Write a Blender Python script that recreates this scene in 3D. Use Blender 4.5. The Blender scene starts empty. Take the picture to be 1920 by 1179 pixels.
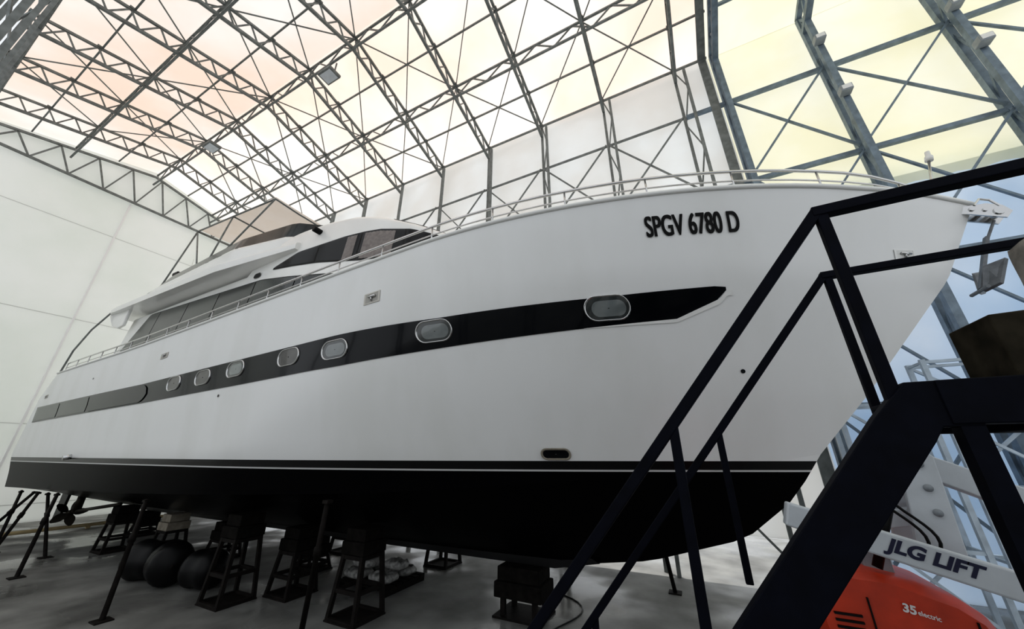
import bpy, math, random
from mathutils import Vector, Matrix, noise
random.seed(4)
H=2.6
col=bpy.context.scene.collection
pi=math.pi
# ------------------------------------------------------------------ materials
def mat(name,c,rough=.5,metal=0,var=0,scale=3,bump=0,spec=.5,coat=0):
    m=bpy.data.materials.new(name);m.use_nodes=True;nt=m.node_tree
    b=nt.nodes['Principled BSDF']
    b.inputs['Base Color'].default_value=(*c,1);b.inputs['Roughness'].default_value=rough
    b.inputs['Metallic'].default_value=metal;b.inputs['Specular IOR Level'].default_value=spec
    b.inputs['Coat Weight'].default_value=coat
    if var or bump:
        tc=nt.nodes.new('ShaderNodeTexCoord');n=nt.nodes.new('ShaderNodeTexNoise')
        n.inputs['Scale'].default_value=scale;n.inputs['Detail'].default_value=6
        nt.links.new(tc.outputs['Object'],n.inputs['Vector'])
        if var:
            r=nt.nodes.new('ShaderNodeValToRGB')
            r.color_ramp.elements[0].position=.3;r.color_ramp.elements[1].position=.7
            r.color_ramp.elements[0].color=(*[max(0,x*(1-var)) for x in c],1)
            r.color_ramp.elements[1].color=(*[min(1,x*(1+var)) for x in c],1)
            nt.links.new(n.outputs['Fac'],r.inputs['Fac']);nt.links.new(r.outputs['Color'],b.inputs['Base Color'])
        if bump:
            bp=nt.nodes.new('ShaderNodeBump');bp.inputs['Strength'].default_value=bump
            nt.links.new(n.outputs['Fac'],bp.inputs['Height']);nt.links.new(bp.outputs['Normal'],b.inputs['Normal'])
    return m
def membrane(name,c1,c2,trans=.6,scale=.35):
    m=bpy.data.materials.new(name);m.use_nodes=True;nt=m.node_tree
    nt.nodes.remove(nt.nodes['Principled BSDF']);out=nt.nodes['Material Output']
    tc=nt.nodes.new('ShaderNodeTexCoord');n=nt.nodes.new('ShaderNodeTexNoise')
    n.inputs['Scale'].default_value=scale;n.inputs['Detail'].default_value=5
    nt.links.new(tc.outputs['Object'],n.inputs['Vector'])
    r=nt.nodes.new('ShaderNodeValToRGB');r.color_ramp.elements[0].position=.38;r.color_ramp.elements[1].position=.62
    r.color_ramp.elements[0].color=(*c1,1);r.color_ramp.elements[1].color=(*c2,1)
    nt.links.new(n.outputs['Fac'],r.inputs['Fac'])
    d=nt.nodes.new('ShaderNodeBsdfDiffuse');t=nt.nodes.new('ShaderNodeBsdfTranslucent');x=nt.nodes.new('ShaderNodeMixShader')
    x.inputs[0].default_value=trans
    for q in(d,t):nt.links.new(r.outputs['Color'],q.inputs['Color'])
    nt.links.new(d.outputs[0],x.inputs[1]);nt.links.new(t.outputs[0],x.inputs[2]);nt.links.new(x.outputs[0],out.inputs['Surface'])
    return m
M=dict(
 white=mat('yacht_gelcoat',(.84,.84,.82),.28,var=.03,scale=1.2,coat=.3),
 whitem=mat('matte_white',(.80,.80,.78),.6),
 black=mat('gloss_black',(.003,.004,.006),.14,spec=.25,coat=.12),
 smoke=mat('smoked_glass',(.022,.026,.026),.15),
 smokel=mat('smoked_pane',(.050,.056,.052),.2,var=.3,scale=2),
 steel=mat('stainless',(.60,.60,.60),.2,1),
 frame=mat('galvanized_steel',(.20,.215,.21),.6,.1,var=.25,scale=5),
 frame2=mat('bluish_steel',(.18,.23,.28),.5,.2,var=.25,scale=5),
 pale=mat('pale_blue_steel',(.50,.58,.66),.5,.1,var=.2,scale=4),
 dark=mat('dark_stand_steel',(.012,.010,.009),.7,.0,var=.4,scale=8,spec=.15),
 stair=mat('dark_blue_steel',(.0030,.0038,.0085),.6,.0,var=.3,scale=10,spec=.10),
 wood=mat('weathered_timber',(.030,.026,.018),.9,var=.5,scale=9,spec=.1),
 woodd=mat('tarred_timber',(.010,.009,.008),.9,var=.45,scale=9,bump=.3,spec=.1),
 woodl=mat('pale_block',(.30,.27,.22),.9,var=.3,scale=6,bump=.2),
 rubber=mat('black_rubber',(.004,.004,.0045),.4,var=.3,scale=4,spec=.25),
 red=mat('orange_red_paint',(.58,.055,.018),.4,var=.15,scale=6,coat=.1),
 grey=mat('grey_paint',(.30,.33,.36),.45,var=.15,scale=5),
 anchor=mat('galvanized_anchor',(.16,.17,.18),.45,.5,var=.3,scale=8),
 boomw=mat('off_white_paint',(.60,.64,.68),.4,var=.08,scale=5),
 navy=mat('navy_lettering',(.006,.008,.045),.5),
 txtb=mat('black_lettering',(.006,.006,.006),.5,spec=.2),
 txtw=mat('white_lettering',(.8,.8,.8),.5),
 canvas=mat('canvas',(.62,.60,.55),.85,var=.1,scale=4,bump=.1),
 recess=mat('pocket_shade',(.42,.41,.38),.7),
 seam=mat('wall_seam',(.66,.67,.65),.7),
 dirty=mat('dirty_canvas',(.22,.21,.19),.9,var=.5,scale=7,bump=.3),
 curtain=mat('curtain',(.76,.67,.63),.8,var=.2,scale=12),
 interior=mat('interior_dark',(.02,.02,.02),.7),
 bag=mat('plastic_sacks',(.30,.30,.29),.5,var=.6,scale=14,bump=.5),
 bronze=mat('bronze',(.03,.025,.018),.4,.5),
 pipe=mat('yellow_pipe',(.45,.36,.20),.6,var=.2),
 endwall=membrane('end_wall_fabric',(.88,.90,.87),(.92,.93,.91),.45),
 roof=membrane('roof_membrane',(.88,.71,.60),(.92,.87,.83),.6,.16),
 side=membrane('side_membrane',(.86,.85,.83),(.92,.93,.93),.6,.3),
 yellow=membrane('yellowed_membrane',(.88,.84,.62),(.91,.89,.76),.55,.3),
 blue=membrane('blue_curtain',(.64,.75,.87),(.85,.90,.96),.5,.25),
 bimini=membrane('bimini_canvas',(.88,.84,.78),(.91,.88,.84),.6,1),
)
def glassmat():
    m=bpy.data.materials.new('tinted_glass');m.use_nodes=True;nt=m.node_tree
    b=nt.nodes['Principled BSDF'];b.inputs['Base Color'].default_value=(.02,.022,.025,1);b.inputs['Roughness'].default_value=.08
    out=nt.nodes['Material Output'];t=nt.nodes.new('ShaderNodeBsdfTransparent');t.inputs[0].default_value=(.85,.85,.85,1)
    x=nt.nodes.new('ShaderNodeMixShader');x.inputs[0].default_value=.62
    nt.links.new(b.outputs[0],x.inputs[1]);nt.links.new(t.outputs[0],x.inputs[2]);nt.links.new(x.outputs[0],out.inputs['Surface'])
    return m
M['glass']=glassmat()
def floormat():
    m=mat('concrete',(.20,.20,.19),.5,var=.4,scale=1.2,bump=.05);nt=m.node_tree;b=nt.nodes['Principled BSDF']
    n=nt.nodes.new('ShaderNodeTexNoise');n.inputs['Scale'].default_value=.5;n.inputs['Detail'].default_value=3
    tc=nt.nodes.new('ShaderNodeTexCoord');nt.links.new(tc.outputs['Object'],n.inputs['Vector'])
    r=nt.nodes.new('ShaderNodeValToRGB');r.color_ramp.elements[0].position=.40;r.color_ramp.elements[1].position=.56
    r.color_ramp.elements[0].color=(.15,.15,.15,1);r.color_ramp.elements[1].color=(.65,.65,.65,1)
    nt.links.new(n.outputs['Fac'],r.inputs['Fac']);nt.links.new(r.outputs['Color'],b.inputs['Roughness'])
    return m
M['floor']=floormat()
def hullmat():
    m=mat('hull_paint',(.78,.78,.765),.3,coat=.0);nt=m.node_tree;b=nt.nodes['Principled BSDF']
    g=nt.nodes.new('ShaderNodeNewGeometry');s=nt.nodes.new('ShaderNodeSeparateXYZ');nt.links.new(g.outputs['Position'],s.inputs[0])
    a=nt.nodes.new('ShaderNodeMath');a.operation='SUBTRACT';a.inputs[1].default_value=H-1.0;nt.links.new(s.outputs['Z'],a.inputs[0])
    r=nt.nodes.new('ShaderNodeValToRGB');r.color_ramp.interpolation='CONSTANT'
    e=r.color_ramp.elements;e[0].position=0;e[0].color=(.0035,.0035,.004,1);e[1].position=.755;e[1].color=(.6,.6,.6,1)
    x=e.new(.785);x.color=(.003,.003,.004,1);x=e.new(.905);x.color=(.84,.845,.84,1)
    nt.links.new(a.outputs[0],r.inputs['Fac'])
    r3=nt.nodes.new('ShaderNodeValToRGB');r3.color_ramp.interpolation='CONSTANT';e=r3.color_ramp.elements
    e[0].position=0;e[0].color=(.02,.02,.02,1);e[1].position=.755;e[1].color=(.45,.45,.45,1)
    nt.links.new(a.outputs[0],r3.inputs['Fac']);nt.links.new(r3.outputs['Color'],b.inputs['Specular IOR Level'])
    n=nt.nodes.new('ShaderNodeTexNoise');n.inputs['Scale'].default_value=.6;n.inputs['Detail'].default_value=8
    mp=nt.nodes.new('ShaderNodeMapping');mp.inputs['Scale'].default_value=(1.6,1,.5)
    nt.links.new(g.outputs['Position'],mp.inputs[0]);nt.links.new(mp.outputs[0],n.inputs['Vector'])
    r2=nt.nodes.new('ShaderNodeValToRGB');r2.color_ramp.elements[0].color=(.95,.95,.94,1);r2.color_ramp.elements[1].color=(1,1,1,1)
    r2.color_ramp.elements[0].position=.35;r2.color_ramp.elements[1].position=.55
    nt.links.new(n.outputs['Fac'],r2.inputs['Fac'])
    mx=nt.nodes.new('ShaderNodeMix');mx.data_type='RGBA';mx.blend_type='MULTIPLY';mx.inputs[0].default_value=1
    nt.links.new(r.outputs['Color'],mx.inputs[6]);nt.links.new(r2.outputs['Color'],mx.inputs[7]);nt.links.new(mx.outputs[2],b.inputs['Base Color'])
    return m
M['hull']=hullmat()
# ------------------------------------------------------------------ mesh builder
class MB:
    def __init__(s):s.v=[];s.f=[]
    def add(s,v,f):
        o=len(s.v);s.v+=[Vector(p) for p in v];s.f+=[tuple(i+o for i in q) for q in f];return s
    def box(s,a,b):
        x0,y0,z0=a;x1,y1,z1=b
        return s.add([(x0,y0,z0),(x1,y0,z0),(x1,y1,z0),(x0,y1,z0),(x0,y0,z1),(x1,y0,z1),(x1,y1,z1),(x0,y1,z1)],
         [(0,3,2,1),(4,5,6,7),(0,1,5,4),(1,2,6,5),(2,3,7,6),(3,0,4,7)])
    def beam(s,p,q,w,h=None,up=(0,0,1)):
        h=h or w;p=Vector(p);q=Vector(q);d=(q-p).normalized();u=Vector(up)
        if abs(d.dot(u))>.98:u=Vector((1,0,0))
        r=d.cross(u).normalized();u=r.cross(d)
        c=[(r*(i*w/2)+u*(j*h/2)) for i,j in((-1,-1),(1,-1),(1,1),(-1,1))]
        return s.add([p+k for k in c]+[q+k for k in c],[(0,1,2,3)[::-1],(4,5,6,7),(0,1,5,4),(1,2,6,5),(2,3,7,6),(3,0,4,7)])
    def tube(s,pts,r,n=8,cap=True):
        pts=[Vector(p) for p in pts];rs=r if isinstance(r,list) else [r]*len(pts)
        vs=[];fs=[];prev=None
        for i,p in enumerate(pts):
            d=(pts[min(i+1,len(pts)-1)]-pts[max(i-1,0)]).normalized()
            u=prev if prev else (Vector((0,0,1)) if abs(d.z)<.9 else Vector((1,0,0)))
            a=d.cross(u).normalized();u=a.cross(d).normalized();prev=u
            for k in range(n):
                t=2*pi*k/n;vs.append(p+(a*math.cos(t)+u*math.sin(t))*rs[i])
        for i in range(len(pts)-1):
            for k in range(n):
                fs.append((i*n+k,i*n+(k+1)%n,(i+1)*n+(k+1)%n,(i+1)*n+k))
        if cap:fs+=[tuple(range(n))[::-1],tuple((len(pts)-1)*n+k for k in range(n))]
        return s.add(vs,fs)
    def prism(s,poly,axis,a,b):
        n=len(poly)
        def P(u,w,t):return {'y':(u,t,w),'x':(t,u,w),'z':(u,w,t)}[axis]
        return s.add([P(u,w,a) for u,w in poly]+[P(u,w,b) for u,w in poly],
          [tuple(range(n)),tuple(range(n,2*n))[::-1]]+[(i,(i+1)%n,n+(i+1)%n,n+i) for i in range(n)])
    def grid(s,rows,closed=False):
        n=len(rows[0]);vs=[p for r in rows for p in r];fs=[]
        for i in range(len(rows)-1):
            for j in range(n if closed else n-1):
                k=(j+1)%n;fs.append((i*n+j,i*n+k,(i+1)*n+k,(i+1)*n+j))
        return s.add(vs,fs)
import bmesh
def make(name,mb,m,parent=None,smooth=False,label=None,cat=None,group=None,kind=None,bevel=0,fix=True):
    me=bpy.data.meshes.new(name);vs=mb.v
    lo=Vector([min(v[i] for v in vs) for i in range(3)]);hi=Vector([max(v[i] for v in vs) for i in range(3)])
    c=Vector(((lo.x+hi.x)/2,(lo.y+hi.y)/2,lo.z))
    me.from_pydata([v-c for v in vs],[],mb.f);me.materials.append(m)
    if fix:
        b=bmesh.new();b.from_mesh(me);bmesh.ops.remove_doubles(b,verts=b.verts,dist=1e-5);bmesh.ops.recalc_face_normals(b,faces=b.faces);b.to_mesh(me);b.free()
    o=bpy.data.objects.new(name,me);col.objects.link(o)
    if smooth:
        for p in me.polygons:p.use_smooth=True
    if bevel:
        bm=o.modifiers.new('bevel','BEVEL');bm.width=bevel;bm.segments=2;bm.limit_method='ANGLE'
    off=Vector((0,0,0))
    if parent:
        o.parent=parent;p=parent
        while p:off+=p.location;p=p.parent
    o.location=c-off
    if label:o['label']=label
    if cat:o['category']=cat
    if group:o['group']=group
    if kind:o['kind']=kind
    return o
def empty(name,loc,label,cat,group=None):
    o=bpy.data.objects.new(name,None);col.objects.link(o);o.location=loc;o.empty_display_size=.3
    o['label']=label;o['category']=cat
    if group:o['group']=group
    return o
def clone(o,off,parent=None):
    c=o.copy();col.objects.link(c)
    if parent:c.parent=parent
    else:c.location=o.location+Vector(off)
    for k in [x for x in col.objects if x.parent==o]:
        clone(k,(0,0,0),c)
    return c
def smoothsharp(o,ang=35):
    me=o.data
    for p in me.polygons:p.use_smooth=True
    try:me.set_sharp_from_angle(angle=math.radians(ang))
    except Exception:pass
def li(x,T):
    if x<=T[0][0]:return T[0][1]
    for (a,b),(c,d) in zip(T,T[1:]):
        if x<=c:return b+(d-b)*(x-a)/(c-a)
    return T[-1][1]
# ------------------------------------------------------------------ hull form
YC=7.0
STEM=[(-1.8,-2.4),(-1.6,-1.0),(-1.17,.42),(-.6,1.15),(0,1.6),(.8,2.35),(2.4,3.72),(3.5,4.34),(3.7,4.4)]
SHEER=[(-22,2.78),(-20.7,2.79),(-14.2,2.84),(-9.9,3.0),(-5.5,3.21),(-3.2,3.3),(-.9,3.40),(1.2,3.5),(3.3,3.56),(4.4,3.54)]
def sheer(X):
    return sum(li(X+d,SHEER) for d in(-1.2,-.6,0,.6,1.2))/5 if X<2.8 else li(X,SHEER)
TRAN=[(-1.2,-22.9),(0,-22.8),(1.9,-21.9),(2.8,-20.8)]
CH=[(-22.8,-1.1),(-12,-.85),(-5,-.6),(0,-.25),(1.6,0)]
KL=[(-22.8,-1.35),(-19,-1.78),(-2.4,-1.8),(-1.0,-1.6),(.42,-1.17),(1.15,-.6),(1.6,0)]
def half(X,z):
    B=li(z,[(-1.2,2.75),(-.6,2.85),(0,3.0),(1,3.08),(2,3.15),(3.2,3.2)])
    s=min(max((z+.6)/4.1,0),1)
    L=10.5-2.7*s; n=1.8+.2*s
    u=min(max((li(z,STEM)-X)/L,0),1)
    b=B*(1-(1-u)**n)
    if X<-8:b*=1-.06*((-8-X)/14)**2
    return b
def S(X,z,off=0,side=-1):return Vector((X,YC+side*(half(X,z)+off),z))
yacht=empty('yacht',(-9,YC,-1.8),'large white motor yacht with black hull band propped on steel stands','yacht')
NT=90
rows=[]
for side in(-1,1):
    R=[]
    for j in range(7):
        v=j/6;row=[]
        for i in range(NT+1):
            t=i/NT;X=-22.85+t*(1.6+22.85);zk=li(X,KL);zc=li(X,CH);z=zk+(zc-zk)*v
            row.append(Vector((X,YC+side*half(X,zc)*v**.9,z)))
        R.append(row)
    TR=[]
    for j in range(27):
        v=j/26;row=[]
        for i in range(NT+1):
            t=i/NT;z=v*3
            X=0
            for k in range(12):
                Xs=li(z,TRAN);Xe=li(z,STEM)
                X=Xs+t*(Xe-Xs)
                z=li(X,CH)*(1-v)+sheer(X)*v
            row.append(S(X,z,0,side))
        TR.append(row)
    rows.append((R,TR))
mb=MB()
for (R,TR) in rows:
    mb.grid(R);mb.grid(TR)
    mb.grid([R[-1],TR[0]])
(R0,T0),(R1,T1)=rows
a=[r[0] for r in R0]+[r[0] for r in T0];b=[r[0] for r in R1]+[r[0] for r in T1]
mb.grid([a,b])
hull=make('hull',mb,M['hull'],yacht);smoothsharp(hull,28)
mb=MB();mb.grid([[p-Vector((0,0,.03)) for p in T0[-1]],[p-Vector((0,0,.03)) for p in T1[-1]]])
make('deck',mb,M['whitem'],yacht)
for side,T in((-1,T0),(1,T1)):
    mb=MB();mb.tube([p for p in T[-1]],.035,8)
    make('rub_rail',mb,M['whitem'],yacht,True)
mb=MB();mb.prism([(-19,-1.75),(-18.6,-1.85),(-2.6,-1.85),(-1.8,-1.7),(-2.2,-1.5),(-19,-1.4)],'y',YC-.12,YC+.12)
make('keel',mb,M['rubber'],yacht)
ZT=[(-22,1.6),(-12.66,1.70),(-8.3,1.84),(-5.4,1.94),(-3.3,1.98),(-.8,2.1),(.60,2.20),(.72,2.19)]
ZB=[(-21.6,1.07),(-12.6,1.2),(-8.17,1.31),(-6.5,1.36),(-5.33,1.40),(-3.4,1.53),(-.88,1.72),(.03,1.79),(.62,2.04),(.72,2.15)]
def band(X0,X1,zt,zb,off,n=80,side=-1,k=4):
    mb=MB();R=[]
    for j in range(k+1):
        R.append([S(X0+(X1-X0)*i/n,zb(X0+(X1-X0)*i/n)*(1-j/k)+zt(X0+(X1-X0)*i/n)*j/k,off,side) for i in range(n+1)])
    return mb.grid(R)
for side in(-1,1):
    make('hull_side_band',band(-21.6,.72,lambda x:li(x,ZT),lambda x:li(x,ZB),.012,160,side),M['black'],yacht,True,label='glossy black band along the hull side')
make('band_ledge',band(-1.2,.80,lambda x:li(x,ZB)+.0,lambda x:li(x,ZB)-.005-.065*max(0,(x+1.2)/2),.016,60),M['whitem'],yacht,True)
def rpane(x0,x1,shr,name,m,off=.02,rnd=.35):
    def cut(x):
        e=min(1,max(0,(x1-x)/rnd));return (li(x,ZT)-li(x,ZB))*.5*(1-math.sqrt(max(0,1-(1-e)**2)))
    zt=lambda x:li(x,ZT)-shr-cut(x)
    zb=lambda x:min(li(x,ZB)+shr+cut(x),zt(x)-.001)
    return make(name,band(x0,x1,zt,zb,off,60),m,yacht,True,label='smoked tinted hull window pane')
rpane(-21.3,-19.0,.04,'hull_window',M['smokel'],rnd=.02);rpane(-18.92,-16.3,.04,'hull_window',M['smokel'],rnd=.02);rpane(-16.1,-12.3,.03,'hull_window',M['black'],.03,.4)
def stad(w,h,n=10):
    r=h/2;pts=[]
    for k in range(n+1):
        t=-pi/2+pi*k/n;pts.append((w/2-r+r*math.cos(t),r*math.sin(t)))
    for k in range(n+1):
        t=pi/2+pi*k/n;pts.append((-w/2+r+r*math.cos(t),r*math.sin(t)))
    return pts
def ringpart(name,Xc,zc,w,h,rim,m,parent,tilt=.04,off=.015,lab=None):
    prof=[(0,.0),(.1,.02),(.6,.02),(1,.0)];R=[]
    for f,o in prof:
        R.append([S(Xc+x,zc+y+tilt*x,off+o) for x,y in stad(w-2*rim*f,h-2*rim*f)])
    mb=MB().grid(R,True);return make(name,mb,m,parent,True,label=lab)
def fanpart(name,Xc,zc,w,h,m,parent,tilt=.04,off=.015,lab=None):
    R=[[S(Xc+x*f,zc+y*f+tilt*x*f,off) for x,y in stad(w,h)] for f in(1,.6,.05)]
    return make(name,MB().grid(R,True),m,parent,True,label=lab)
M['pglass']=mat('porthole_glass',(.20,.22,.22),.05,.0,var=.3,scale=1.5,coat=1)
M['pshade']=mat('porthole_inner_shade',(.045,.05,.05),.1,coat=1)
M['pblind']=mat('porthole_blind',(.09,.086,.078),.3,var=.3,scale=3,coat=.5)
for i,(x,z) in enumerate([(-10.95,1.6),(-9.64,1.62),(-8.37,1.68),(-6.63,1.73),(-5.38,1.72),(-3.41,1.82),(-.84,1.98)]):
    r=ringpart('porthole',x,z-.03,.62,.335,.022,M['steel'],yacht,lab='oval porthole with polished chrome rim')
    blind=i in(0,1,3)
    fanpart('porthole_glass',x,z-.03,.585,.30,M['pblind' if blind else 'pshade'],r,off=.018)
    if not blind:fanpart('porthole_cabin_view',x+.02,z-.035,.46,.21,M['pglass'],r,off=.021)
r=ringpart('scupper',-1.93,0.0,.42,.17,.03,M['woodl'],yacht,tilt=0);fanpart('scupper_opening',-1.93,0.0,.36,.11,M['black'],r,tilt=0,off=.02)
def fairlead(x,z,w,h,rm='recess'):
    R=[[S(x+a*w/2*f,z+b*h/2*f+.03*a*w,o) for a,b in((-1,-1),(1,-1),(1,1),(-1,1))] for f,o in((1,.005),(1,.012),(.8,.012),(.77,-.0))]
    p=make('fairlead',MB().grid(R,True),M['canvas' if rm=='recess' else 'white'],yacht)
    R=[[S(x+a*w/2*f,z+b*h/2*f+.03*a*w,.008) for a,b in((-1,-1),(1,-1),(1,1),(-1,1))] for f in(.79,.05)]
    make('fairlead_recess',MB().grid(R,True),M[rm],p)
    mb=MB();mb.tube([S(x-w*.2,z+h*.1,.03),S(x+w*.25,z+h*.1,.03)],h*.11,8);mb.tube([S(x,z-h*.3,.02),S(x,z+h*.1,.03)],h*.08,8)
    make('fairlead_roller',mb,M['steel'],p,True)
fairlead(-4.6,2.5,.36,.2);fairlead(-11.94,2.36,.36,.14);fairlead(-21.0,1.95,.3,.12);fairlead(3.15,2.68,.3,.15,'whitem')
for x,z in((.76,1.11),(-8.83,1.14),(-16.6,2.2)):
    fanpart('drain_fitting',x,z,.06,.055,M['black'],yacht,off=.01)
mb=MB();mb.tube([S(-16.3,-.05,-.05),S(-16.3,-.1,.16)],.07,10);make('exhaust_outlet',mb,M['steel'],yacht,True)
def text_mesh(s,offset=.0):
    cu=bpy.data.curves.new('t','FONT');cu.body=s;cu.size=1;cu.offset=offset
    o=bpy.data.objects.new('t',cu);col.objects.link(o);bpy.context.view_layer.update()
    me=bpy.data.meshes.new_from_object(o.evaluated_get(bpy.context.evaluated_depsgraph_get()))
    v=[x.co.copy() for x in me.vertices];f=[tuple(p.vertices) for p in me.polygons]
    bpy.data.objects.remove(o)
    x0=min(p.x for p in v);x1=max(p.x for p in v);y0=min(p.y for p in v);y1=max(p.y for p in v)
    return [((p.x-x0)/(x1-x0),(p.y-y0)/(y1-y0)) for p in v],f
v,f=text_mesh('SPGV 6780 D',0)
mb=MB();k=0
for dx in(-.008,-.003,.003,.008):
    for dz in(-.004,.004):
        mb.add([S(-.15+1.18*a+dx,2.855+.04*a+.27*b+dz,.016+.0006*k) for a,b in v],f);k+=1
make('registration_lettering',mb,M['txtb'],yacht,fix=False,label='black registration letters on the bow')
def hrail(side):
    mb=MB();n=64;top=[];mid=[]
    for i in range(n+1):
        X=-20.6+i*(3.75+20.6)/n
        zz=sheer(X);b=max(0,half(X,zz)-.1)
        hh=.36 if X<2.8 else .36-.2*(X-2.8)
        y=YC+side*b
        top.append(Vector((X,y,zz+hh)));mid.append(Vector((X,y,zz+hh*.52)))
        if i%3==0:mb.tube([(X,y,zz-.02),(X,y,zz+hh)],.014,6)
    mb.tube(top,.022,8);mb.tube(mid,.013,6)
    return mb
for s in(-1,1):make('guard_rail',hrail(s),M['steel'],yacht,True,label='low stainless guard rail along the deck edge')
# ---------------- superstructure
def W(X):return li(X,[(-21,2.4),(-9,2.4),(-6.5,2.27),(-5,2.05),(-4,1.78),(-3,1.3),(-2.2,.7)])
def hs(X,z):return max(.15,W(X)-.09*(z-3))
def Q(X,z,off=0,side=-1):return Vector((X,YC+side*(hs(X,z)+off),z))
ROOF=[(-18.6,4.9),(-11.2,5.0),(-10.8,5.7),(-9.5,6.0),(-8,6.0),(-7,5.86),(-6,5.52),(-5.2,5.15),(-4.3,4.68),(-3.6,4.2),(-2.8,3.8),(-2.2,3.45)]
def house(name,X0,X1,zb,zt,m,rad=.18,n=60,extra=0,hf=None):
    R=[]
    hf=hf or hs
    for i in range(n+1):
        X=X0+(X1-X0)*i/n;b=zb(X);t=zt(X);r=min(rad,(t-b)*.45);row=[]
        zz=[b,b+(t-r-b)*.5,t-r]
        prof=[(hf(X,z)+extra,z) for z in zz]
        hw=hf(X,t-r)+extra
        for k in range(1,6):
            a=pi/2*k/5;prof.append((hw-r*(1-math.cos(a)),t-r+r*math.sin(a)))
        prof.append((hw*.4,t+.05))
        row=[Vector((X,YC-y,z)) for y,z in prof]+[Vector((X,YC+y,z)) for y,z in reversed(prof)]
        R.append(row)
    mb=MB().grid(R,True);N=len(R[0]);mb.f.append(tuple(range(N)));mb.f.append(tuple(n*N+k for k in range(N)))
    o=make(name,mb,m,yacht);smoothsharp(o,40);return o
house('deckhouse',-18.6,-2.2,lambda x:2.7,lambda x:li(x,ROOF),M['white'])
house('flybridge_deck',-20.2,-9.0,lambda x:li(x,[(-20.2,5.12),(-19,5.02),(-12,5.02),(-9,5.25)]),lambda x:li(x,[(-20.2,5.20),(-19,5.29),(-12,5.34),(-9,5.48)]),M['white'],rad=.1,
      hf=lambda X,z:li(X,[(-20.2,2.5),(-19.4,2.75),(-12,2.75),(-9,2.3)]))
house('flybridge_coaming',-18.2,-8.6,lambda x:5.25,lambda x:li(x,[(-18.2,5.45),(-17,5.78),(-11,6.05),(-9.4,6.1),(-8.6,5.9)]),M['white'],rad=.12,
      hf=lambda X,z:li(X,[(-18.2,2.5),(-12,2.55),(-10,2.2),(-8.6,1.4)])-.1*(z-5.3))
for s in(-1,1):
    mb=MB();mb.prism([(-20.0,5.1),(-19.3,4.55),(-18.6,4.35),(-18.2,4.4),(-18.2,5.05)],'y',YC+s*2.55-.05,YC+s*2.55+.05);make('wing_bracket',mb,M['white'],yacht,bevel=.03)
def wing(side):
    R=[]
    for j in range(4):
        R.append([Vector((X,YC+side*(li(X,[(-17.8,2.42),(-12,2.46),(-10,2.05),(-9,1.2),(-8.8,.0)])-.25*(j/3)*.5),
            li(X,[(-17.8,5.65),(-17,5.76),(-11,6.03),(-9.4,6.08)])+(j/3)*li(X,[(-17.8,.05),(-16.5,.38),(-12,.42),(-10,.6),(-8.8,.65)]))) for X in [-17.8+9.0*i/40 for i in range(41)]])
    return MB().grid(R)
for s in(-1,1):make('flybridge_windscreen',wing(s),M['smoke'],yacht,True,label='dark tinted flybridge wind deflector')
def qpatch(X0,X1,zt,zb,off,n=40,side=-1):
    return MB().grid([[Q(X0+(X1-X0)*i/n,zb(X0+(X1-X0)*i/n)*(1-j/3)+zt(X0+(X1-X0)*i/n)*j/3,off,side) for i in range(n+1)] for j in range(4)])
LT=[(-18.3,3.3),(-17.1,4.76),(-10.3,4.60),(-7.6,4.16),(-6.4,3.9)]
LB=[(-18.3,3.1),(-10,3.2),(-6.4,3.5)]
for s in(-1,1):
    make('saloon_window',qpatch(-18.3,-6.4,lambda x:li(x,LT),lambda x:li(x,LB),.01,60,s),M['interior'],yacht,label='long dark saloon side window')
cuts=[-18.25,-16.3,-14.3,-12.4,-10.5,-8.6,-6.45]
for k in range(6):
    a,b=cuts[k]+.02,cuts[k+1]-.02
    p=make('window_pane',qpatch(a,b,lambda x:li(x,LT)-.04,lambda x:li(x,LB)+.03,.03,12),M['smokel' if k<3 else 'smoke'],yacht)
WT=[(-9.9,4.88),(-8.9,5.16),(-7.2,5.20),(-6.05,5.12),(-5.2,4.92),(-4.5,4.62),(-3.9,4.25)]
WB=[(-9.9,4.82),(-8,4.58),(-6.5,4.28),(-5,4.14),(-3.9,4.05)]
for s in(-1,1):
    make('wheelhouse_window',qpatch(-9.9,-3.9,lambda x:li(x,WT),lambda x:li(x,WB),.01,50,s),M['interior'],yacht,label='raked wheelhouse side window')
for a,b in((-9.8,-8.1),(-8.05,-6.6),(-6.55,-5.3),(-5.25,-3.95)):
    make('window_pane',qpatch(a,b,lambda x:li(x,WT)-.03,lambda x:li(x,WB)+.03,.035,16),M['glass'],yacht)
for a,n_ in((-6.5,19),(-7.1,8)):
    make('curtain',MB().grid([[Q(a+i*.05,(li(a+i*.05,WB)+.04)*(1-j)+(li(a+i*.05,WT)-.06)*j,.016+.010*(i%2)) for i in range(n_)] for j in(0,.33,.66,1)]),M['curtain'],yacht)
R=[]
for i in range(13):
    X=-6.0+i*2.1/12;R.append([Vector((X,YC+(-1+2*j/8)*(W(X)-.45),li(X,ROOF)+.07)) for j in range(9)])
make('front_windscreen',MB().grid(R),M['black'],yacht,True)
mb=MB();mb.tube([Q(-8.3,5.65,-.05),Q(-8.3,5.65,.2)],.08,12);make('searchlight',mb,M['txtb'],yacht,True)
pts=stad(.32,.16);mb=MB();mb.add([Q(-10.6+x,4.80+y,.03) for x,y in pts],[tuple(range(len(pts)))]);make('side_vent',mb,M['black'],yacht)
mb=MB();mb.prism([(-12.6,5.6),(-10.2,5.6),(-10.0,6.35),(-10.9,6.95),(-11.6,6.9),(-12.6,6.2)],'y',YC-1.7,YC+1.2);make('helm_console',mb,M['smoke'],yacht,bevel=.12,label='covered dark flybridge helm console')
mb=MB()
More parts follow.
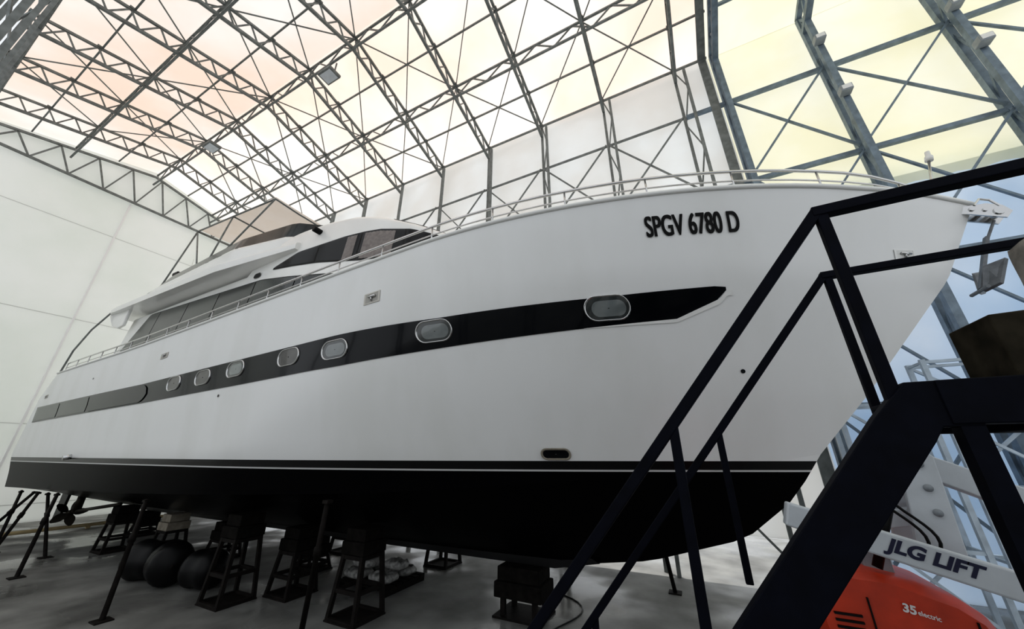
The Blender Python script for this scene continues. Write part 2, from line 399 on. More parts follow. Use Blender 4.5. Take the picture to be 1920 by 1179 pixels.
mb.prism([(-15.7,5.4),(-14.6,5.4),(-14.6,6.0),(-15.4,6.05),(-15.5,6.55),(-15.7,6.55)],'y',YC-1.6,YC+1.6);make('flybridge_seat',mb,M['canvas'],yacht,bevel=.05)
R=[]
for i in range(13):
    u=i/12;X=-17.4+5.4*u
    R.append([Vector((X+ .25*(w*w),YC+w*1.9,8.85-.36*u-.15*w*w-.06*abs(math.sin(u*pi*3)))) for w in [-1+2*j/12 for j in range(13)]])
bim=make('bimini_canopy',MB().grid(R),M['bimini'],yacht,True,label='cream canvas bimini on a tube frame')
mb=MB()
for X,zt in((-17.4,8.60),(-14.7,8.44),(-12.0,8.26)):
    mb.tube([(X+.25,YC-1.9,zt),(X,YC-.9,zt+.12),(X,YC+.9,zt+.12),(X+.25,YC+1.9,zt)],.03,8)
for y in(-1.9,1.9):
    mb.tube([(-17.15,YC+y,8.58),(-14.6,YC+y*1.2,5.8)],.028,8);mb.tube([(-11.75,YC+y,8.26),(-13.8,YC+y*1.2,5.9)],.028,8);mb.tube([(-14.45,YC+y,8.42),(-14.2,YC+y*1.2,5.9)],.028,8)
    mb.tube([(-17.15,YC+y,8.58),(-17.4,YC+y*1.2,5.7)],.028,8);mb.tube([(-17.15,YC+y,8.60),(-14.45,YC+y,8.44),(-11.75,YC+y,8.26)],.03,8)
make('canopy_frame',mb,M['frame'],bim,True)
mb=MB();mb.tube([(-19.7,4.35,5.15),(-20.4,4.2,4.5),(-20.9,4.1,3.7),(-21.0,4.05,2.8)],.03,8);make('aft_stanchion',mb,M['frame'],yacht,True)
for x,y,h in((-17.6,5.2,1.6),(-17.9,5.6,2.4),(-17.2,8.2,2.0)):
    mb=MB();mb.tube([(x,y,5.4),(x-.2,y,5.4+h)],[.025,.008],6);make('antenna',mb,M['whitem'],yacht,True)
mb=MB()
mb.tube([(-16.9,5.0,5.7),(-16.9,5.0,6.5)],.03);mb.box((-17.1,4.85,6.4),(-16.7,5.15,6.5))
for z in(6.0,6.15,6.3):mb.tube([(-16.9,5.0,z),(-16.9,5.0,z+.08)],.08,10)
make('horn_mast',mb,M['txtb'],yacht)
for y in(5.5,8.5):
    mb=MB();mb.tube([(-19.2,y,5.25),(-19.2,y,5.42),(-19.05,y,5.55),(-18.6,y,5.55)],.16,12);make('deck_vent',mb,M['white'],yacht,True)
mb=MB();mb.tube([(3.95,YC,3.5),(4.18,YC,4.5)],.018,8);o=make('jackstaff',mb,M['steel'],yacht,True)
mb=MB();mb.tube([(4.18,YC,4.48),(4.2,YC,4.56),(4.2,YC,4.57),(4.21,YC,4.66)],[.05,.05,.035,.03],10);make('bow_light',mb,M['whitem'],o,True)
mb=MB()
for y in(-.09,.09):mb.prism([(3.9,3.5),(4.42,3.46),(4.56,3.38),(4.62,3.26),(4.54,3.17),(4.40,3.24),(4.2,3.34),(3.9,3.43)],'y',YC+y-.012,YC+y+.012)
for x,z,r in((4.50,3.30,.06),(4.26,3.41,.035),(4.38,3.36,.03)):mb.tube([(x,YC-.12,z),(x,YC+.12,z)],r,12)
mb.tube([(4.30,YC-.10,3.46),(4.38,YC-.10,3.55),(4.47,YC-.10,3.50),(4.53,YC-.10,3.38)],.016,8)
make('bow_roller',mb,M['steel'],yacht)
mb=MB()
def AP(u,w,y=0):
    return (3.96+u,YC+y,2.14+w)
mb.tube([(4.46,YC,3.2),AP(.30,.72)],.018,8)
mb.beam(AP(.34,.82),AP(.02,.05),.04,.07,(0,1,0))
mb.tube([AP(0,.02,-.18),AP(0,.02,.18)],.025,8)
for s in(-1,1):
    f=[AP(.0,.0,s*.05),AP(.08,.34,s*.12),AP(.26,.38,s*.22),AP(.12,.05,s*.18)];g=[(x+.025,y,z-.025) for x,y,z in f]
    mb.add(f+g,[(0,1,2,3),(7,6,5,4),(0,1,5,4),(1,2,6,5),(2,3,7,6),(3,0,4,7)])
make('anchor',mb,M['anchor'],yacht,label='galvanized anchor hanging from the bow roller')
for s in(-1,1):
    mb=MB();mb.tube([(-20.3,YC+s*1.4,-1.9),(-16.5,YC+s*1.4,-1.45)],.05,10);mb.beam((-19.7,YC+s*1.4,-1.85),(-19.7,YC+s*1.4,-1.2),.2,.05);sh=make('propeller_shaft',mb,M['bronze'],yacht,True)
    mb=MB();cx,cy,cz=-20.25,YC+s*1.4,-1.9
    mb.tube([(cx+.15,cy,cz),(cx-.2,cy,cz)],[.1,.04],12)
    for b in range(5):
        an=b*2*pi/5;R=[]
        for i in range(6):
            rr=.06+.40*i/5;wd=.17*math.sin(pi*(.18+.75*i/5))
            R.append([Vector((cx+ (q)*wd*.55,cy+rr*math.cos(an+q*wd/ (rr+.12)),cz+rr*math.sin(an+q*wd/(rr+.12)))) for q in(-1,-.5,0,.5,1)])
        mb.grid(R)
    make('propeller',mb,M['bronze'],yacht,True,label='five-bladed bronze propeller')
    mb=MB();mb.prism([(-21.5,-2.2),(-20.95,-2.2),(-20.85,-1.3),(-21.5,-1.3)],'y',YC+s*1.4-.04,YC+s*1.4+.04);make('rudder',mb,M['rubber'],yacht,bevel=.02)
# ------------------------------------------------------------------ stands
def hullbot(X,Y):
    b=abs(Y-YC);zc=li(X,CH);zk=li(X,KL);hb=half(X,zc)
    if b>hb:return zc
    return zk+(zc-zk)*(b/hb)**(1/.9)
def stand(x,y,w=.7,light=False,top=None,lab='dark steel trestle stand with timber blocks carrying the hull'):
    zt=top if top is not None else min(hullbot(x+i*w*.36,y+j*w*.36) for i in(-1,1) for j in(-1,1))-.01
    e=empty('hull_stand',(x,y,-H),lab,'boat stand','trestle stands under the yacht')
    zb=zt-.40
    mb=MB();t=w*.36;b=w*.5
    for i in(-1,1):
        for j in(-1,1):
            mb.beam((x+i*b,y+j*b,-H),(x+i*t,y+j*t,zb),.065)
    for z,q in((-H+.03,b),(zb-.04,t),(-H+(zb+H)*.45,(b+t)/2)):
        for i in(-1,1):
            mb.beam((x-q,y+i*q,z),(x+q,y+i*q,z),.06);mb.beam((x+i*q,y-q,z),(x+i*q,y+q,z),.06)
    mb.box((x-b-.04,y-b-.04,-H),(x+b+.04,y+b+.04,-H+.025))
    make('stand_frame',mb,M['dark'],e)
    for z0,z1,q in((zb,zb+.20,.44),(zb+.205,zt,.38)):
        make('support_block',MB().box((x-w*q,y-w*q,z0),(x+w*q,y+w*q,z1)),M['woodl' if light else 'woodd'],e,bevel=.015)
for x,y,l in((-5.75,5.5,0),(-8.5,4.9,0),(-7.8,5.70,0),(-8.9,6.9,0),(-15.7,5.5,0),(-13.8,6.0,1),(-12,6.5,0),(-11.5,8.6,0),(-6.3,8.7,0),(-17.8,6.9,0),(-14.6,8.4,0),(-9.6,8.5,0)):
    stand(x,y,.62,l,None if abs(y-YC)>.3 else -1.86,'dark steel trestle stand with pale block carrying the hull' if l else 'dark steel trestle stand with timber blocks carrying the hull')
e=empty('keel_crib',(-3.2,6.9,-H),'stack of tarred timbers on steel legs under the keel','boat stand')
for z0,z1,q in((-2.08,-1.86,.40),(-2.32,-2.085,.45)):
    make('crib_timber',MB().box((-3.2-q,6.9-q*.7,z0),(-3.2+q,6.9+q*.7,z1)),M['woodd'],e,bevel=.02)
mb=MB()
for i in(-.3,.3):
    for j in(-.22,.22):mb.beam((-3.2+i,6.9+j,-H),(-3.2+i,6.9+j,-2.32),.08)
mb.box((-3.65,6.55,-H),(-2.75,7.25,-H+.03));make('crib_legs',mb,M['dark'],e)
def prop(p,q,lab='dark steel pole propping up the hull side'):
    e=empty('hull_prop',p,lab,'boat prop','poles propping the hull')
    mb=MB();P=Vector(p);Qv=Vector(q);mb.tube([P,P.lerp(Qv,.6),P.lerp(Qv,.6),P.lerp(Qv,.66),P.lerp(Qv,.66),Qv],[.04,.04,.058,.058,.04,.04],10);make('pole',mb,M['dark'],e,True)
    mb=MB();mb.box((p[0]-.12,p[1]-.12,-H),(p[0]+.12,p[1]+.12,-H+.02));make('foot_plate',mb,M['dark'],e)
    mb=MB();mb.beam(Vector(q)+Vector((-.06,0,-.02)),Vector(q)+Vector((.06,0,-.02)),.10,.05);make('pad',mb,M['dark'],e)
prop((-5.7,4.45,-H),(-5.42,4.3,-.68));prop((-9.43,3.5,-H),(-10.9,4.1,-.92));prop((-14.3,3.54,-H),(-16.6,4.2,-1.05))
prop((-17.2,3.6,-H),(-18.6,4.3,-1.1));prop((-16.3,4.4,-H),(-19.0,4.6,-1.17));prop((-20.0,3.7,-H),(-19.4,4.4,-1.12));prop((-18.4,3.9,-H),(-21.2,4.5,-1.18))
prop((-3.4,10.0,-H),(-3.2,9.0,-.85));prop((-7.5,10.1,-H),(-7.3,9.6,-.85));prop((-.9,9.2,-H),(-1.0,8.3,-.9))
for i,(x,y,r,l,a) in enumerate(((-11.65,4.75,.38,.86,.35),(-10.70,4.8,.40,.74,-.3),(-9.8,5.05,.35,.84,.3))):
    d=Vector((math.cos(a),math.sin(a),0));c=Vector((x,y,-H+r))
    pts=[];rs=[]
    for k in range(17):
        t=-1+2*k/16;pts.append(c+d*t*l/2);rs.append(max(.06,r*(1-abs(t)**4)**.5*(1-.05*math.sin(5*t+i))))
    e=empty('rubber_fender',(x,y,-H),'big black rubber fender lying on the floor','fender','black fenders under the yacht')
    make('body',MB().tube(pts,rs,24),M['rubber'],e,True)
    make('end_eye',MB().tube([c+d*(l/2-.02),c+d*(l/2+.03)],.04,8),M['dark'],e,True)
PX=-.75
e=empty('pallet',(-6.0+PX,6.9,-H),'wooden pallet standing on the concrete','pallet')
mb=MB()
for k in range(7):mb.box((-6.6+PX,6.35+k*.18,-H+.11),(-5.2+PX,6.47+k*.18,-H+.135))
make('deck_boards',mb,M['woodd'],e)
for x in(-6.55,-5.95,-5.3):
    mb=MB();mb.box((x+PX,6.35,-H),(x+PX+.1,7.55,-H+.108));make('bearer',mb,M['woodd'],e)
k=0
for x,y,z,s in((-6.27,6.66,.14,1),(-5.56,6.66,.14,1),(-6.27,7.22,.14,1),(-5.56,7.22,.14,1),(-6.15,6.75,.33,1),(-5.45,6.9,.33,.85)):
    R=[];x+=PX
    for i in range(11):
        th=pi*i/10;sn=abs(math.sin(th))**.45
        R.append([Vector((x+.30*s*sn*math.copysign(abs(math.cos(p))**.6,math.cos(p))*(1+.2*noise.noise(Vector((i*.5,p*2,k)))),y+.22*s*sn*math.copysign(abs(math.sin(p))**.6,math.sin(p)),-H+z+.09-.085*math.cos(th)+.09*max(0,-math.cos(th))*noise.noise(Vector((p*3,i,k))))) for p in [2*pi*q/24 for q in range(24)]])
    make('sack',MB().grid(R,True),M['bag'],None,True,label='crumpled pale plastic sack piled on the pallet',cat='sack',group='sacks on the pallet');k+=1
mb=MB();pts=[(-3.0+.9*t+.35*math.sin(t*5),7.6+.5*math.cos(t*3.2)-.8*t,-H+.012) for t in [i/14 for i in range(43)]]
make('power_cable',mb.tube(pts,.012,6),M['rubber'],None,True,label='thin black cable snaking over the concrete',cat='cable')
mb=MB();mb.tube([(-21.2,1.5,-H+.12),(-21.2,10.2,-H+.12)],.06,10)
for y in(2.5,4.5,6.5,8.5):mb.box((-21.27,y-.05,-H),(-21.13,y+.05,-H+.08))
make('floor_pipe',mb,M['pipe'],None,label='pale yellow pipe running across the floor',cat='pipe')
# ------------------------------------------------------------------ access stairs
st=empty('access_stairs',(1,2.8,-H),'dark blue steel access stairs with platform and tube handrails','stairs')
ya,yb=2.3,3.3;DX=.3
slope=1.21
def stairside(y,dx,w):
    mb=MB()
    mb.beam((.82+dx,y,1.31),(4.2+dx,y,1.31),w+.01,w)
    x2=-2.35
    mb.beam((.84+dx,y,1.31),(x2+dx,y,1.31+slope*(x2-.84)),w,w)
    for x,zt,zb in((.86,1.3,.15),(3.6,1.3,.15)):mb.beam((x+dx,y,zt),(x+dx,y,zb),w*.9,w*.9)
    for x in(-.11,-1.2,-2.2):
        zt=1.31+slope*(x-.84);mb.beam((x+dx-.0,y,zt),(x+dx,y,max(-H,zt-.98)),w*.85,w*.85)
    make('handrail',mb,M['stair'],st,bevel=.006)
    mb=MB()
    mb.prism([(.90+dx,.31),(.76+dx,.16),(-1.50+dx,-H),(-1.20+dx,-H),(.93+dx,.05),(.97+dx,.11),(1.1+dx,.11),(1.1+dx,.31)],'y',y-.04,y+.04)
    make('stringer',mb,M['stair'],st,bevel=.006)
stairside(ya,0,.060);stairside(yb,DX-.03,.055)
mb=MB();mb.box((1.0,ya-.05,.12),(4.3,ya+.05,.31));mb.box((1.3,yb-.05,.12),(4.3,yb+.05,.31));mb.box((1.1,ya,.27),(4.3,yb,.30))
for x in(1.6,2.5,3.4):mb.box((x,ya,.12),(x+.08,yb,.27))
make('platform',mb,M['stair'],st,bevel=.006)
mb=MB()
for y,xs_ in((ya,(1.06,2.9)),(yb,(2.6,3.6))):
    for x in xs_:mb.beam((x,y,.12),(x,y,-H),.075)
    mb.beam((xs_[0],y,-.95),(xs_[0]+.8,y,.12),.06);mb.beam((xs_[0],y,-1.9),(xs_[1],y,-1.9),.07)
make('leg_frame',mb,M['stair'],st)
for i in range(11):
    z=.05-i*.245;x=.80+(z-.05)/slope
    if z<-H+.1:break
    mb=MB()
    y0,y1=ya+.05,yb-.05
    mb.add([(x-.04,y0,z),(x+.15,y0,z),(x+.15+DX,y1,z),(x-.04+DX,y1,z),(x-.04,y0,z+.03),(x+.15,y0,z+.03),(x+.15+DX,y1,z+.03),(x-.04+DX,y1,z+.03)],
      [(0,3,2,1),(4,5,6,7),(0,1,5,4),(1,2,6,5),(2,3,7,6),(3,0,4,7)])
    make('tread',mb,M['stair'],st)
make('timber_beam',MB().prism([(1.34,.315),(1.34,.62),(3.1,.68),(3.1,.315)],'y',2.40,2.72),M['wood'],None,label='weathered dark timber beam lying on the stair platform',cat='timber beam',bevel=.008)
R=[]
for i in range(26):
    v=i/25;row=[]
    for q in range(48):
        p=2*pi*q/48;c,s_=math.cos(p),math.sin(p)
        sx=math.copysign(abs(c)**.3,c);sy=math.copysign(abs(s_)**.3,s_)
        e_=1-.93*max(0,(v-.86)/.14)**2.2
        fold=1+.035*(1-v)*math.sin(11*p+1.5*v)+.05*noise.noise(Vector((c*2,s_*2,v*3)))
        row.append(Vector((2.40+.46*sx*e_*fold*(1-.10*v),3.03+.17*sy*e_*fold,.315+.90*min(1,v/.88)+.04*v*noise.noise(Vector((c*2,s_*2,5))))))
    R.append(row)
mb=MB().grid(R,True);mb.f.append(tuple(25*48+k for k in range(48)))
make('canvas_cover',mb,M['dirty'],None,True,label='dirty grey canvas draped over a crate on the stair platform',cat='canvas cover')
# ------------------------------------------------------------------ boom lift
lf=empty('boom_lift',(1.6,4.9,-H),'orange-red boom lift with off-white boom and dark tyres','boom lift')
def hood(x0,x1,y0,y1,zb,prof):
    n=len(prof);R=[]
    for k in range(13):
        a=k/12;w=(1-abs(2*a-1)**9);ins=.07*(1-w)
        R.append([Vector((x0+(x1-x0)*u+(ins if u<.5 else -ins),y0+(y1-y0)*a,zb+(z)*(1-.09*(1-w)))) for u,z in prof])
    mb=MB().grid(R,True);mb.f.append(tuple(range(n)));mb.f.append(tuple(12*n+k for k in range(n)));return mb
prof=[(0,0),(-.03,.2),(-.01,.38),(.03,.48),(.09,.54),(.18,.57),(.40,.56),(.66,.51),(.84,.44),(.94,.35),(.99,.23),(1.0,0)]
o=make('hood',hood(.68,1.80,4.42,5.5,-1.48,prof),M['red'],lf,label='rounded orange-red machine hood');smoothsharp(o,50)
for x in(1.02,1.62):
    make('hood_seam',MB().box((x,4.405,-1.46),(x+.010,4.43,-1.08 if x<1.5 else -1.15)),M['txtb'],lf)
for k in range(5):
    make('hood_vent',MB().box((.78,4.40,-1.40+k*.045),(.96,4.43,-1.385+k*.045)),M['txtb'],lf)
make('hood_lower_panel',MB().box((1.10,4.40,-1.46),(1.58,4.43,-1.30)),M['smoke'],lf,bevel=.01)
mb=MB();mb.prism([(.6,-2.0),(.75,-1.5),(2.9,-1.5),(3.1,-2.0)],'y',4.5,5.6);make('chassis',mb,M['grey'],lf,bevel=.04)
for x in(.95,2.75):
    for y in(4.35,5.55):
        mb=MB();mb.tube([(x,y-.02,-H+.33),(x,y+.02,-H+.33),(x,y+.18,-H+.33),(x,y+.22,-H+.33)],[.27,.33,.33,.27],24);w=make('wheel',mb,M['rubber'],lf,label='solid black tyre')
        mb=MB();mb.tube([(x,y-.03,-H+.33),(x,y+.23,-H+.33)],.16,16);make('wheel_hub',mb,M['boomw'],w)
bz=lambda x:-.64-.30*(x-1.11)
p0=Vector((.60,4.30,bz(.60)));p1=Vector((3.5,4.30,bz(3.5)))
d=(p1-p0).normalized();upv=Vector((-d.z,0,d.x))
mb=MB();mb.beam(p0,p1,.14,.19,(0,0,1));make('boom',mb,M['boomw'],lf,bevel=.015)
v,f=text_mesh('JLG LIFT',.045)
base=p0+d*((1.185-.60)/d.x)-upv*.066
mb=MB();mb.add([base+d*(.51*a)+upv*(.13*b+.0)+d*(.03*b)+Vector((0,-.074,0)) for a,b in v],f);make('boom_lettering',mb,M['navy'],lf,fix=False,label='dark blue lettering on the boom')
v,f=text_mesh('35',.04)
mb=MB();mb.add([Vector((1.22+.075*a+.01*b,4.40,-1.14-.015*a+.06*b)) for a,b in v],f)
v,f=text_mesh('electric',.02)
mb.add([Vector((1.305+.12*a,4.40,-1.15-.025*a+.033*b)) for a,b in v],f);make('hood_lettering',mb,M['txtw'],lf,fix=False)
for y in(4.62,5.05):
    mb=MB();mb.prism([(1.50,-.85),(1.62,.05),(1.74,.10),(1.84,-.02),(1.80,-.85)],'y',y,y+.06);make('riser_plate',mb,M['boomw'],lf,bevel=.01)
for z in(-.08,-.27,-.46):
    mb=MB();mb.tube([(1.72,4.60,z),(1.72,5.15,z)],.03,14);make('pivot_pin',mb,M['grey'],lf,True)
for a,b,w,h in(((1.7,4.85,-.25),(1.15,4.85,-.42),.12,.14),((1.75,4.85,-.50),(1.0,4.85,-.62),.12,.14),((1.75,4.88,-.05),(3.6,4.88,-1.0),.16,.2)):
    make('riser_arm',MB().beam(a,b,w,h),M['boomw'],lf,bevel=.01)
make('mast_post',MB().box((1.15,4.75,-1.0),(1.35,4.95,-.45)),M['grey'],lf,bevel=.01)
make('hydraulic_cylinder',MB().tube([(1.2,4.6,-.9),(1.5,4.62,-.25)],.035,10),M['rubber'],lf,True)
for q in(1.45,1.52):
    make('hydraulic_hose',MB().tube([(q+.12*math.sin(t*3),4.55,-.85+.35*t) for t in [i/8 for i in range(12)]],.012,6),M['rubber'],lf,True)
# pale lattice frames standing behind the lift
def lattice(x0,x1,y,z1):
    mb=MB()
    for x in(x0,x1):
        for dy in(0,.5):mb.beam((x,y+dy,-H),(x,y+dy,z1),.07)
    n=int((z1+H)/.9)
    for k in range(n+1):
        z=-H+.05+(z1+H-.1)*k/n
        for dy in(0,.5):mb.beam((x0,y+dy,z),(x1,y+dy,z),.05)
        for x in(x0,x1):mb.beam((x,y,z),(x,y+.5,z),.04)
        if k<n:
            z2=-H+.05+(z1+H-.1)*(k+1)/n
            mb.beam((x0 if k%2 else x1,y,z),(x1 if k%2 else x0,y,z2),.045);mb.beam((x1 if k%2 else x0,y+.5,z),(x0 if k%2 else x1,y+.5,z2),.045)
    return mb
for x0,x1,z1 in((2.5,3.7,.9),(3.9,5.1,1.6),(5.3,6.5,1.6)):
    make('lattice_tower',lattice(x0,x1,8.9,z1),M['pale'],None,label='pale blue-white steel lattice tower standing by the wall',cat='steel tower',group='pale lattice towers')
# ------------------------------------------------------------------ shed structure
YW=10.6;EZ=13.35;RZ=14.75;YR=4.9;YN=-.8
def struct(name,mb,m,**k):return make(name,mb,m,None,kind='structure',**k)
mb=MB();mb.box((-32,-14,-H-.1),(16,16,-H));struct('floor',mb,M['floor'])
XE=-25
mb=MB();mb.prism([(YN-6,-H),(YW+.25,-H),(YW+.25,EZ+.2),(YR,RZ+.25),(YN,EZ+.2),(YN-6,EZ-1.4)],'x',XE-.3,XE-.25);struct('wall_end',mb,M['endwall'])
for z in(10.4,5.9,1.2,-1.9):
    mb=MB();mb.box((XE-.25,YN-6,z-.012),(XE-.24,YW,z+.012));struct('trim_1',mb,M['seam'])
lm=mat('light_leak_white',(.97,.97,.97),.5)
mb=MB();mb.box((XE-.25,4.47,-H),(XE-.20,4.54,12.5));struct('painted_light_leak',mb,lm)  # white strip whose colour stands in for daylight leaking through a wall gap
mb=MB();mb.box((XE-.3,YW+.2,-H+.85),(2.65,YW+.24,EZ+.2));struct('wall_side',mb,M['side'])
n=60;R=[]
for j in range(2):
    R.append([Vector((2.65+ (14-2.65)*i/n,YW+.22,(EZ+.2) if j else 6.35+.10*abs(math.sin(i*pi/4)))) for i in range(n+1)])
struct('wall_side_upper',MB().grid(R),M['yellow'],fix=False)
mb=MB();mb.box((2.65,YW+.42,-H),(14,YW+.44,7.0));struct('wall_side_lower',mb,M['blue'])
for nm,x0,x1,m in(('ceiling',XE-.3,2.6,M['roof']),('ceiling_bow_end',2.6,14,M['yellow'])):
    mb=MB();mb.add([(x0,YW+.24,EZ+.2),(x1,YW+.24,EZ+.2),(x1,YR,RZ+.25),(x0,YR,RZ+.25),(x0,YN-.1,EZ+.2),(x1,YN-.1,EZ+.2)],[(0,1,2,3),(3,2,5,4)]);struct(nm,mb,m,fix=False)
def frame(x,m,wd=.09,depth=.3,rd=.7,xl=.0):
    e=empty('portal_frame',(x,YR,-H),'galvanized lattice portal frame with twin-chord columns carrying the membrane roof','steel frame','lattice frames of the shed')
    for y,yi in((YW,YW-depth),(YN,YN+.3)):
        mb=MB()
        mb.beam((x,y,-H),(x,y,EZ),wd);mb.beam((x+xl,yi,-H),(x+xl,yi,EZ-.45),wd)
        z=-H+.6;s=0
        while z<EZ-1.2:
            a,b=(y,yi) if s else (yi,y);xa,xb=(0,xl) if s else (xl,0)
            mb.beam((x+xa,a,z),(x+xb,b,z+1.4),wd*.4);z+=1.4;s^=1
        make('column',mb,m,e)
    mb=MB()
    for y0 in(YW,YN):
        mb.beam((x,y0,EZ),(x,YR,RZ),wd,wd,(1,0,0))
        mb.beam((x,y0+(YR-y0)/abs(YR-y0)*.05,EZ-rd),(x,YR,RZ-rd),wd*1.15,wd*1.15,(1,0,0))
        N=8
        for k in range(N):
            f0=k/N;f1=(k+.5)/N;f2=(k+1)/N
            T=lambda f:(x,y0+(YR-y0)*f,EZ+(RZ-EZ)*f)
            B=lambda f:(x,y0+(YR-y0)*f,EZ-rd+(RZ-EZ)*f)
            mb.beam(T(f0),B(f1),wd*.5);mb.beam(B(f1),T(f2),wd*.5)
            if k%2==0:mb.box((x-.07,T(f0)[1]-.06,T(f0)[2]-.0),(x+.07,T(f0)[1]+.06,T(f0)[2]+.08))
    make('rafter',mb,m,e)
    return e
f0=frame(-1.17,M['frame'],.085,.3,.62,.30)
XF=[-1.17-2.65*k for k in range(0,9)]+[1.48]
for x in XF:
    if x!=-1.17:clone(f0,(x+1.17,0,0))
f1=frame(5.3,M['frame2'],.15,.35,.7)
for x in(2.75,7.95,10.6):clone(f1,(x-5.3,0,0))
XA=sorted(XF)+[2.75,5.3,7.95,10.6]
mb=MB();mb.box((2.3,YW-.1,-H),(2.55,YW-.05,EZ));mb.prism([(YW-.1,EZ-.1),(YR,RZ-.1),(YR,RZ-.02),(YW-.1,EZ-.02)],'x',2.3,2.55);struct('trim_3',mb,M['frame'])
def T(y):return EZ+(RZ-EZ)*(1-abs(y-YR)/(YW-YR))
for y in(9.2,6.4,3.4,.7):
    mb=MB();mb.beam((-25,y,T(y)+.06),(2.6,y,T(y)+.06),.05,.07)
    make('purlin',mb,M['frame'],None,label='slim steel purlin running along the roof',cat='roof beam',group='roof purlins')
for y in(9.2,7.8,6.35,3.5):
    mb=MB();mb.beam((2.7,y,T(y)+.06),(13,y,T(y)+.06),.08,.1)
    make('purlin',mb,M['frame2'],None,label='slim steel purlin running along the roof',cat='roof beam',group='roof purlins')
def girder(y,z,dep,x0,x1,m,w=.07,dy=.0):
    mb=MB();mb.beam((x0,y,z),(x1,y,z),w);mb.beam((x0,y+dy,z-dep),(x1,y+dy,z-dep),w)
    n=int((x1-x0)/1.325)
    for k in range(n):
        a=x0+(x1-x0)*k/n;b=x0+(x1-x0)*(k+.5)/n;c=x0+(x1-x0)*(k+1)/n
        mb.beam((a,y,z),(b,y+dy,z-dep),w*.6);mb.beam((b,y+dy,z-dep),(c,y,z),w*.6)
    return mb
for y,z,dep,dy in((YR-.0,RZ-.02,.65,0),(YN+.3,EZ,.6,0),(2.0,T(2.0)-.02,.6,0),(7.8,T(7.8)-.02,.6,0)):
    make('lattice_girder',girder(y,z,dep,-25,2.6,M['frame'],.07,dy),M['frame'],None,label='lattice girder running lengthwise under the roof',cat='roof girder',group='lengthwise roof girders')
make('eave_beam',MB().beam((-25,YW-.02,EZ),(2.6,YW-.02,EZ),.07),M['frame'],None,label='galvanized beam along the eave of the shed',cat='roof beam')
xs=sorted(XF)
for ia,(a,b) in enumerate(zip(xs,xs[1:])):
    for iy,(y0,y1) in enumerate(((YW-.1,7.8),(7.8,YR),(YR,2.1),(2.1,YN+.1))):
        mb=MB()
        mb.beam((a,y0,T(y0)-.04),(b,y1,T(y1)-.04),.035)
        if (ia+iy)%2==0:mb.beam((a,y1,T(y1)-.09),(b,y0,T(y0)-.09),.035)
        make('roof_brace',mb,M['frame'],None,label='thin diagonal steel bracing in the roof plane',cat='steel brace',group='diagonal roof braces')
for a,b in zip(XA,XA[1:]):
    big=b>2.7;m=M['frame2'] if big else M['frame'];w=.12 if big else .065
    for z in (10.9,7.6,4.3,1.0):
        make('steel_girt',MB().beam((a+.05,YW-.03,z),(b-.05,YW-.03,z),w),m,None,label='horizontal steel rail between the shed columns',cat='steel rail',group='horizontal wall rails')
    if b-a>2:
        for z0,z1 in(((7.6,10.9),(4.3,7.6),(1.0,4.3),(-2.3,1.0)) if big else ((7.6,10.9),(-2.3,1.0))):
            mb=MB()
            for s in(0,1):
                p=(a+.05,YW-.15-.05*s,z0+.1 if s else z1-.1);q=(b-.05,YW-.15-.05*s,z1-.1 if s else z0+.1)
                mb.beam(p,q,.065 if big else .045,.05)
            make('cross_brace',mb,m,None,label='crossed diagonal steel braces on the shed wall',cat='steel brace',group='wall cross braces')
mb=MB();X=XE-.1
mb.beam((X,YN-5,12.6),(X,YW,12.6),.10)
mb.beam((X,YW,EZ),(X,YR,RZ-.1),.10,.10,(1,0,0));mb.beam((X,YN-3,EZ-.75),(X,YR,RZ-.1),.10,.10,(1,0,0))
y=YN-3
while y<YW-.7:
    zt=lambda q:(T(q) if q<YW else EZ)-.1
    mb.beam((X,y,12.6),(X,y+.6,max(12.7,zt(y+.6))),.06);mb.beam((X,y+.6,max(12.7,zt(y+.6))),(X,y+1.2,12.6),.06);y+=1.2
make('gable_truss',mb,M['frame'],None,label='steel lattice truss across the top of the end wall',cat='roof truss')
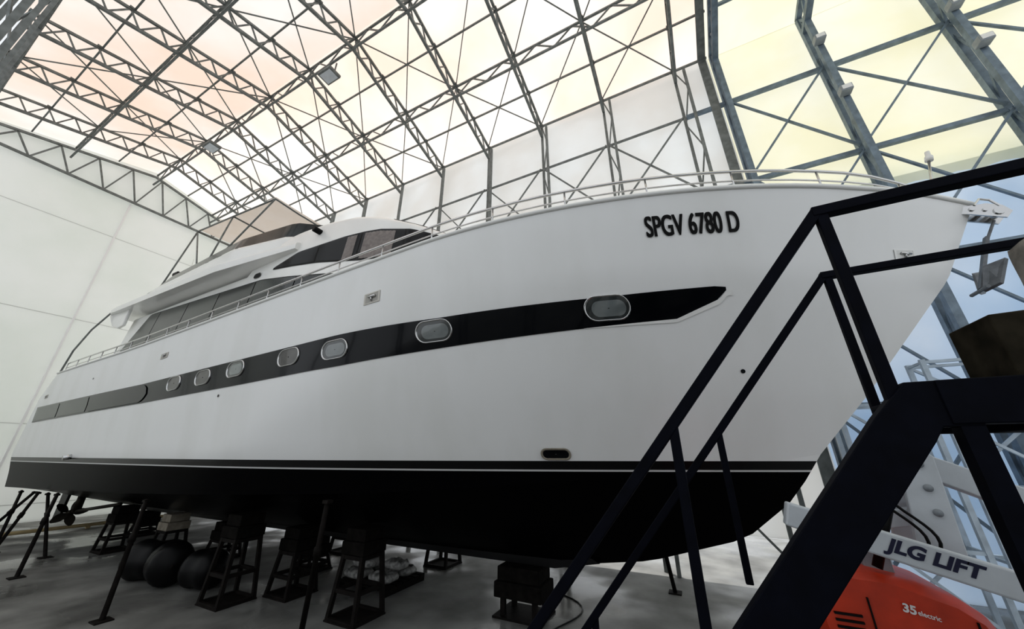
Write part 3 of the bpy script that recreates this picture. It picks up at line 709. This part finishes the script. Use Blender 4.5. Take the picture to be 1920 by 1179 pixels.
for x,y in((-10.4,5.0),(-18.4,4.8)):
    e=empty('floodlight',(x,y,13.4),'flat rectangular floodlight fixed under the roof girder','floodlight','roof floodlights')
    mb=MB();mb.box((x-.35,y-.25,13.55),(x+.35,y+.25,13.68));make('housing',mb,M['frame'],e,bevel=.02)
    mb=MB();mb.box((x-.28,y-.19,13.53),(x+.28,y+.19,13.548));make('lens',mb,M['boomw'],e)
    for q in(-.3,.3):make('bracket',MB().beam((x+q,y,13.68),(x+q,y,14.1),.04),M['frame'],e)
for x,z in((5.25,11.4),(5.25,9.2),(7.9,10.8),(7.9,9.3)):
    e=empty('column_lamp',(x,YW-.6,z),'small grey box lamp clamped to a shed column','lamp','column lamps')
    make('housing',MB().box((x-.13,YW-.70,z),(x+.13,YW-.45,z+.2)),M['grey'],e,bevel=.02);make('lens',MB().box((x-.1,YW-.715,z+.03),(x+.1,YW-.702,z+.17)),M['txtw'],e)
# ------------------------------------------------------------------ shift up to floor level 0
for o in list(col.objects):
    if o.parent is None:o.location.z+=H
# ------------------------------------------------------------------ light
w=bpy.data.worlds.new('world');bpy.context.scene.world=w;w.use_nodes=True;bg=w.node_tree.nodes['Background'];bg.inputs[0].default_value=(.93,.965,1,1);bg.inputs[1].default_value=.84
l=bpy.data.lights.new('sun','SUN');l.energy=3.3;l.angle=.02;l.color=(1,.97,.93);so=bpy.data.objects.new('sun',l);col.objects.link(so)
so.rotation_euler=Vector((.6,-.7,-1)).to_track_quat('-Z','Y').to_euler()
F=655.;P=math.atan(.4);A=math.radians(26.5)
cam=bpy.data.cameras.new('camera');co=bpy.data.objects.new('camera',cam);col.objects.link(co)
cam.sensor_width=36;cam.lens=F/1920*36;cam.clip_start=.05;cam.clip_end=300
fw=Vector((-math.sin(A)*math.cos(P),math.cos(A)*math.cos(P),math.sin(P)))
co.location=(0,0,H);co.rotation_euler=fw.to_track_quat('-Z','Y').to_euler()
bpy.context.scene.camera=co
vs_=bpy.context.scene.view_settings
vs_.view_transform='Standard'
try:vs_.look='Medium High Contrast'
except Exception:pass
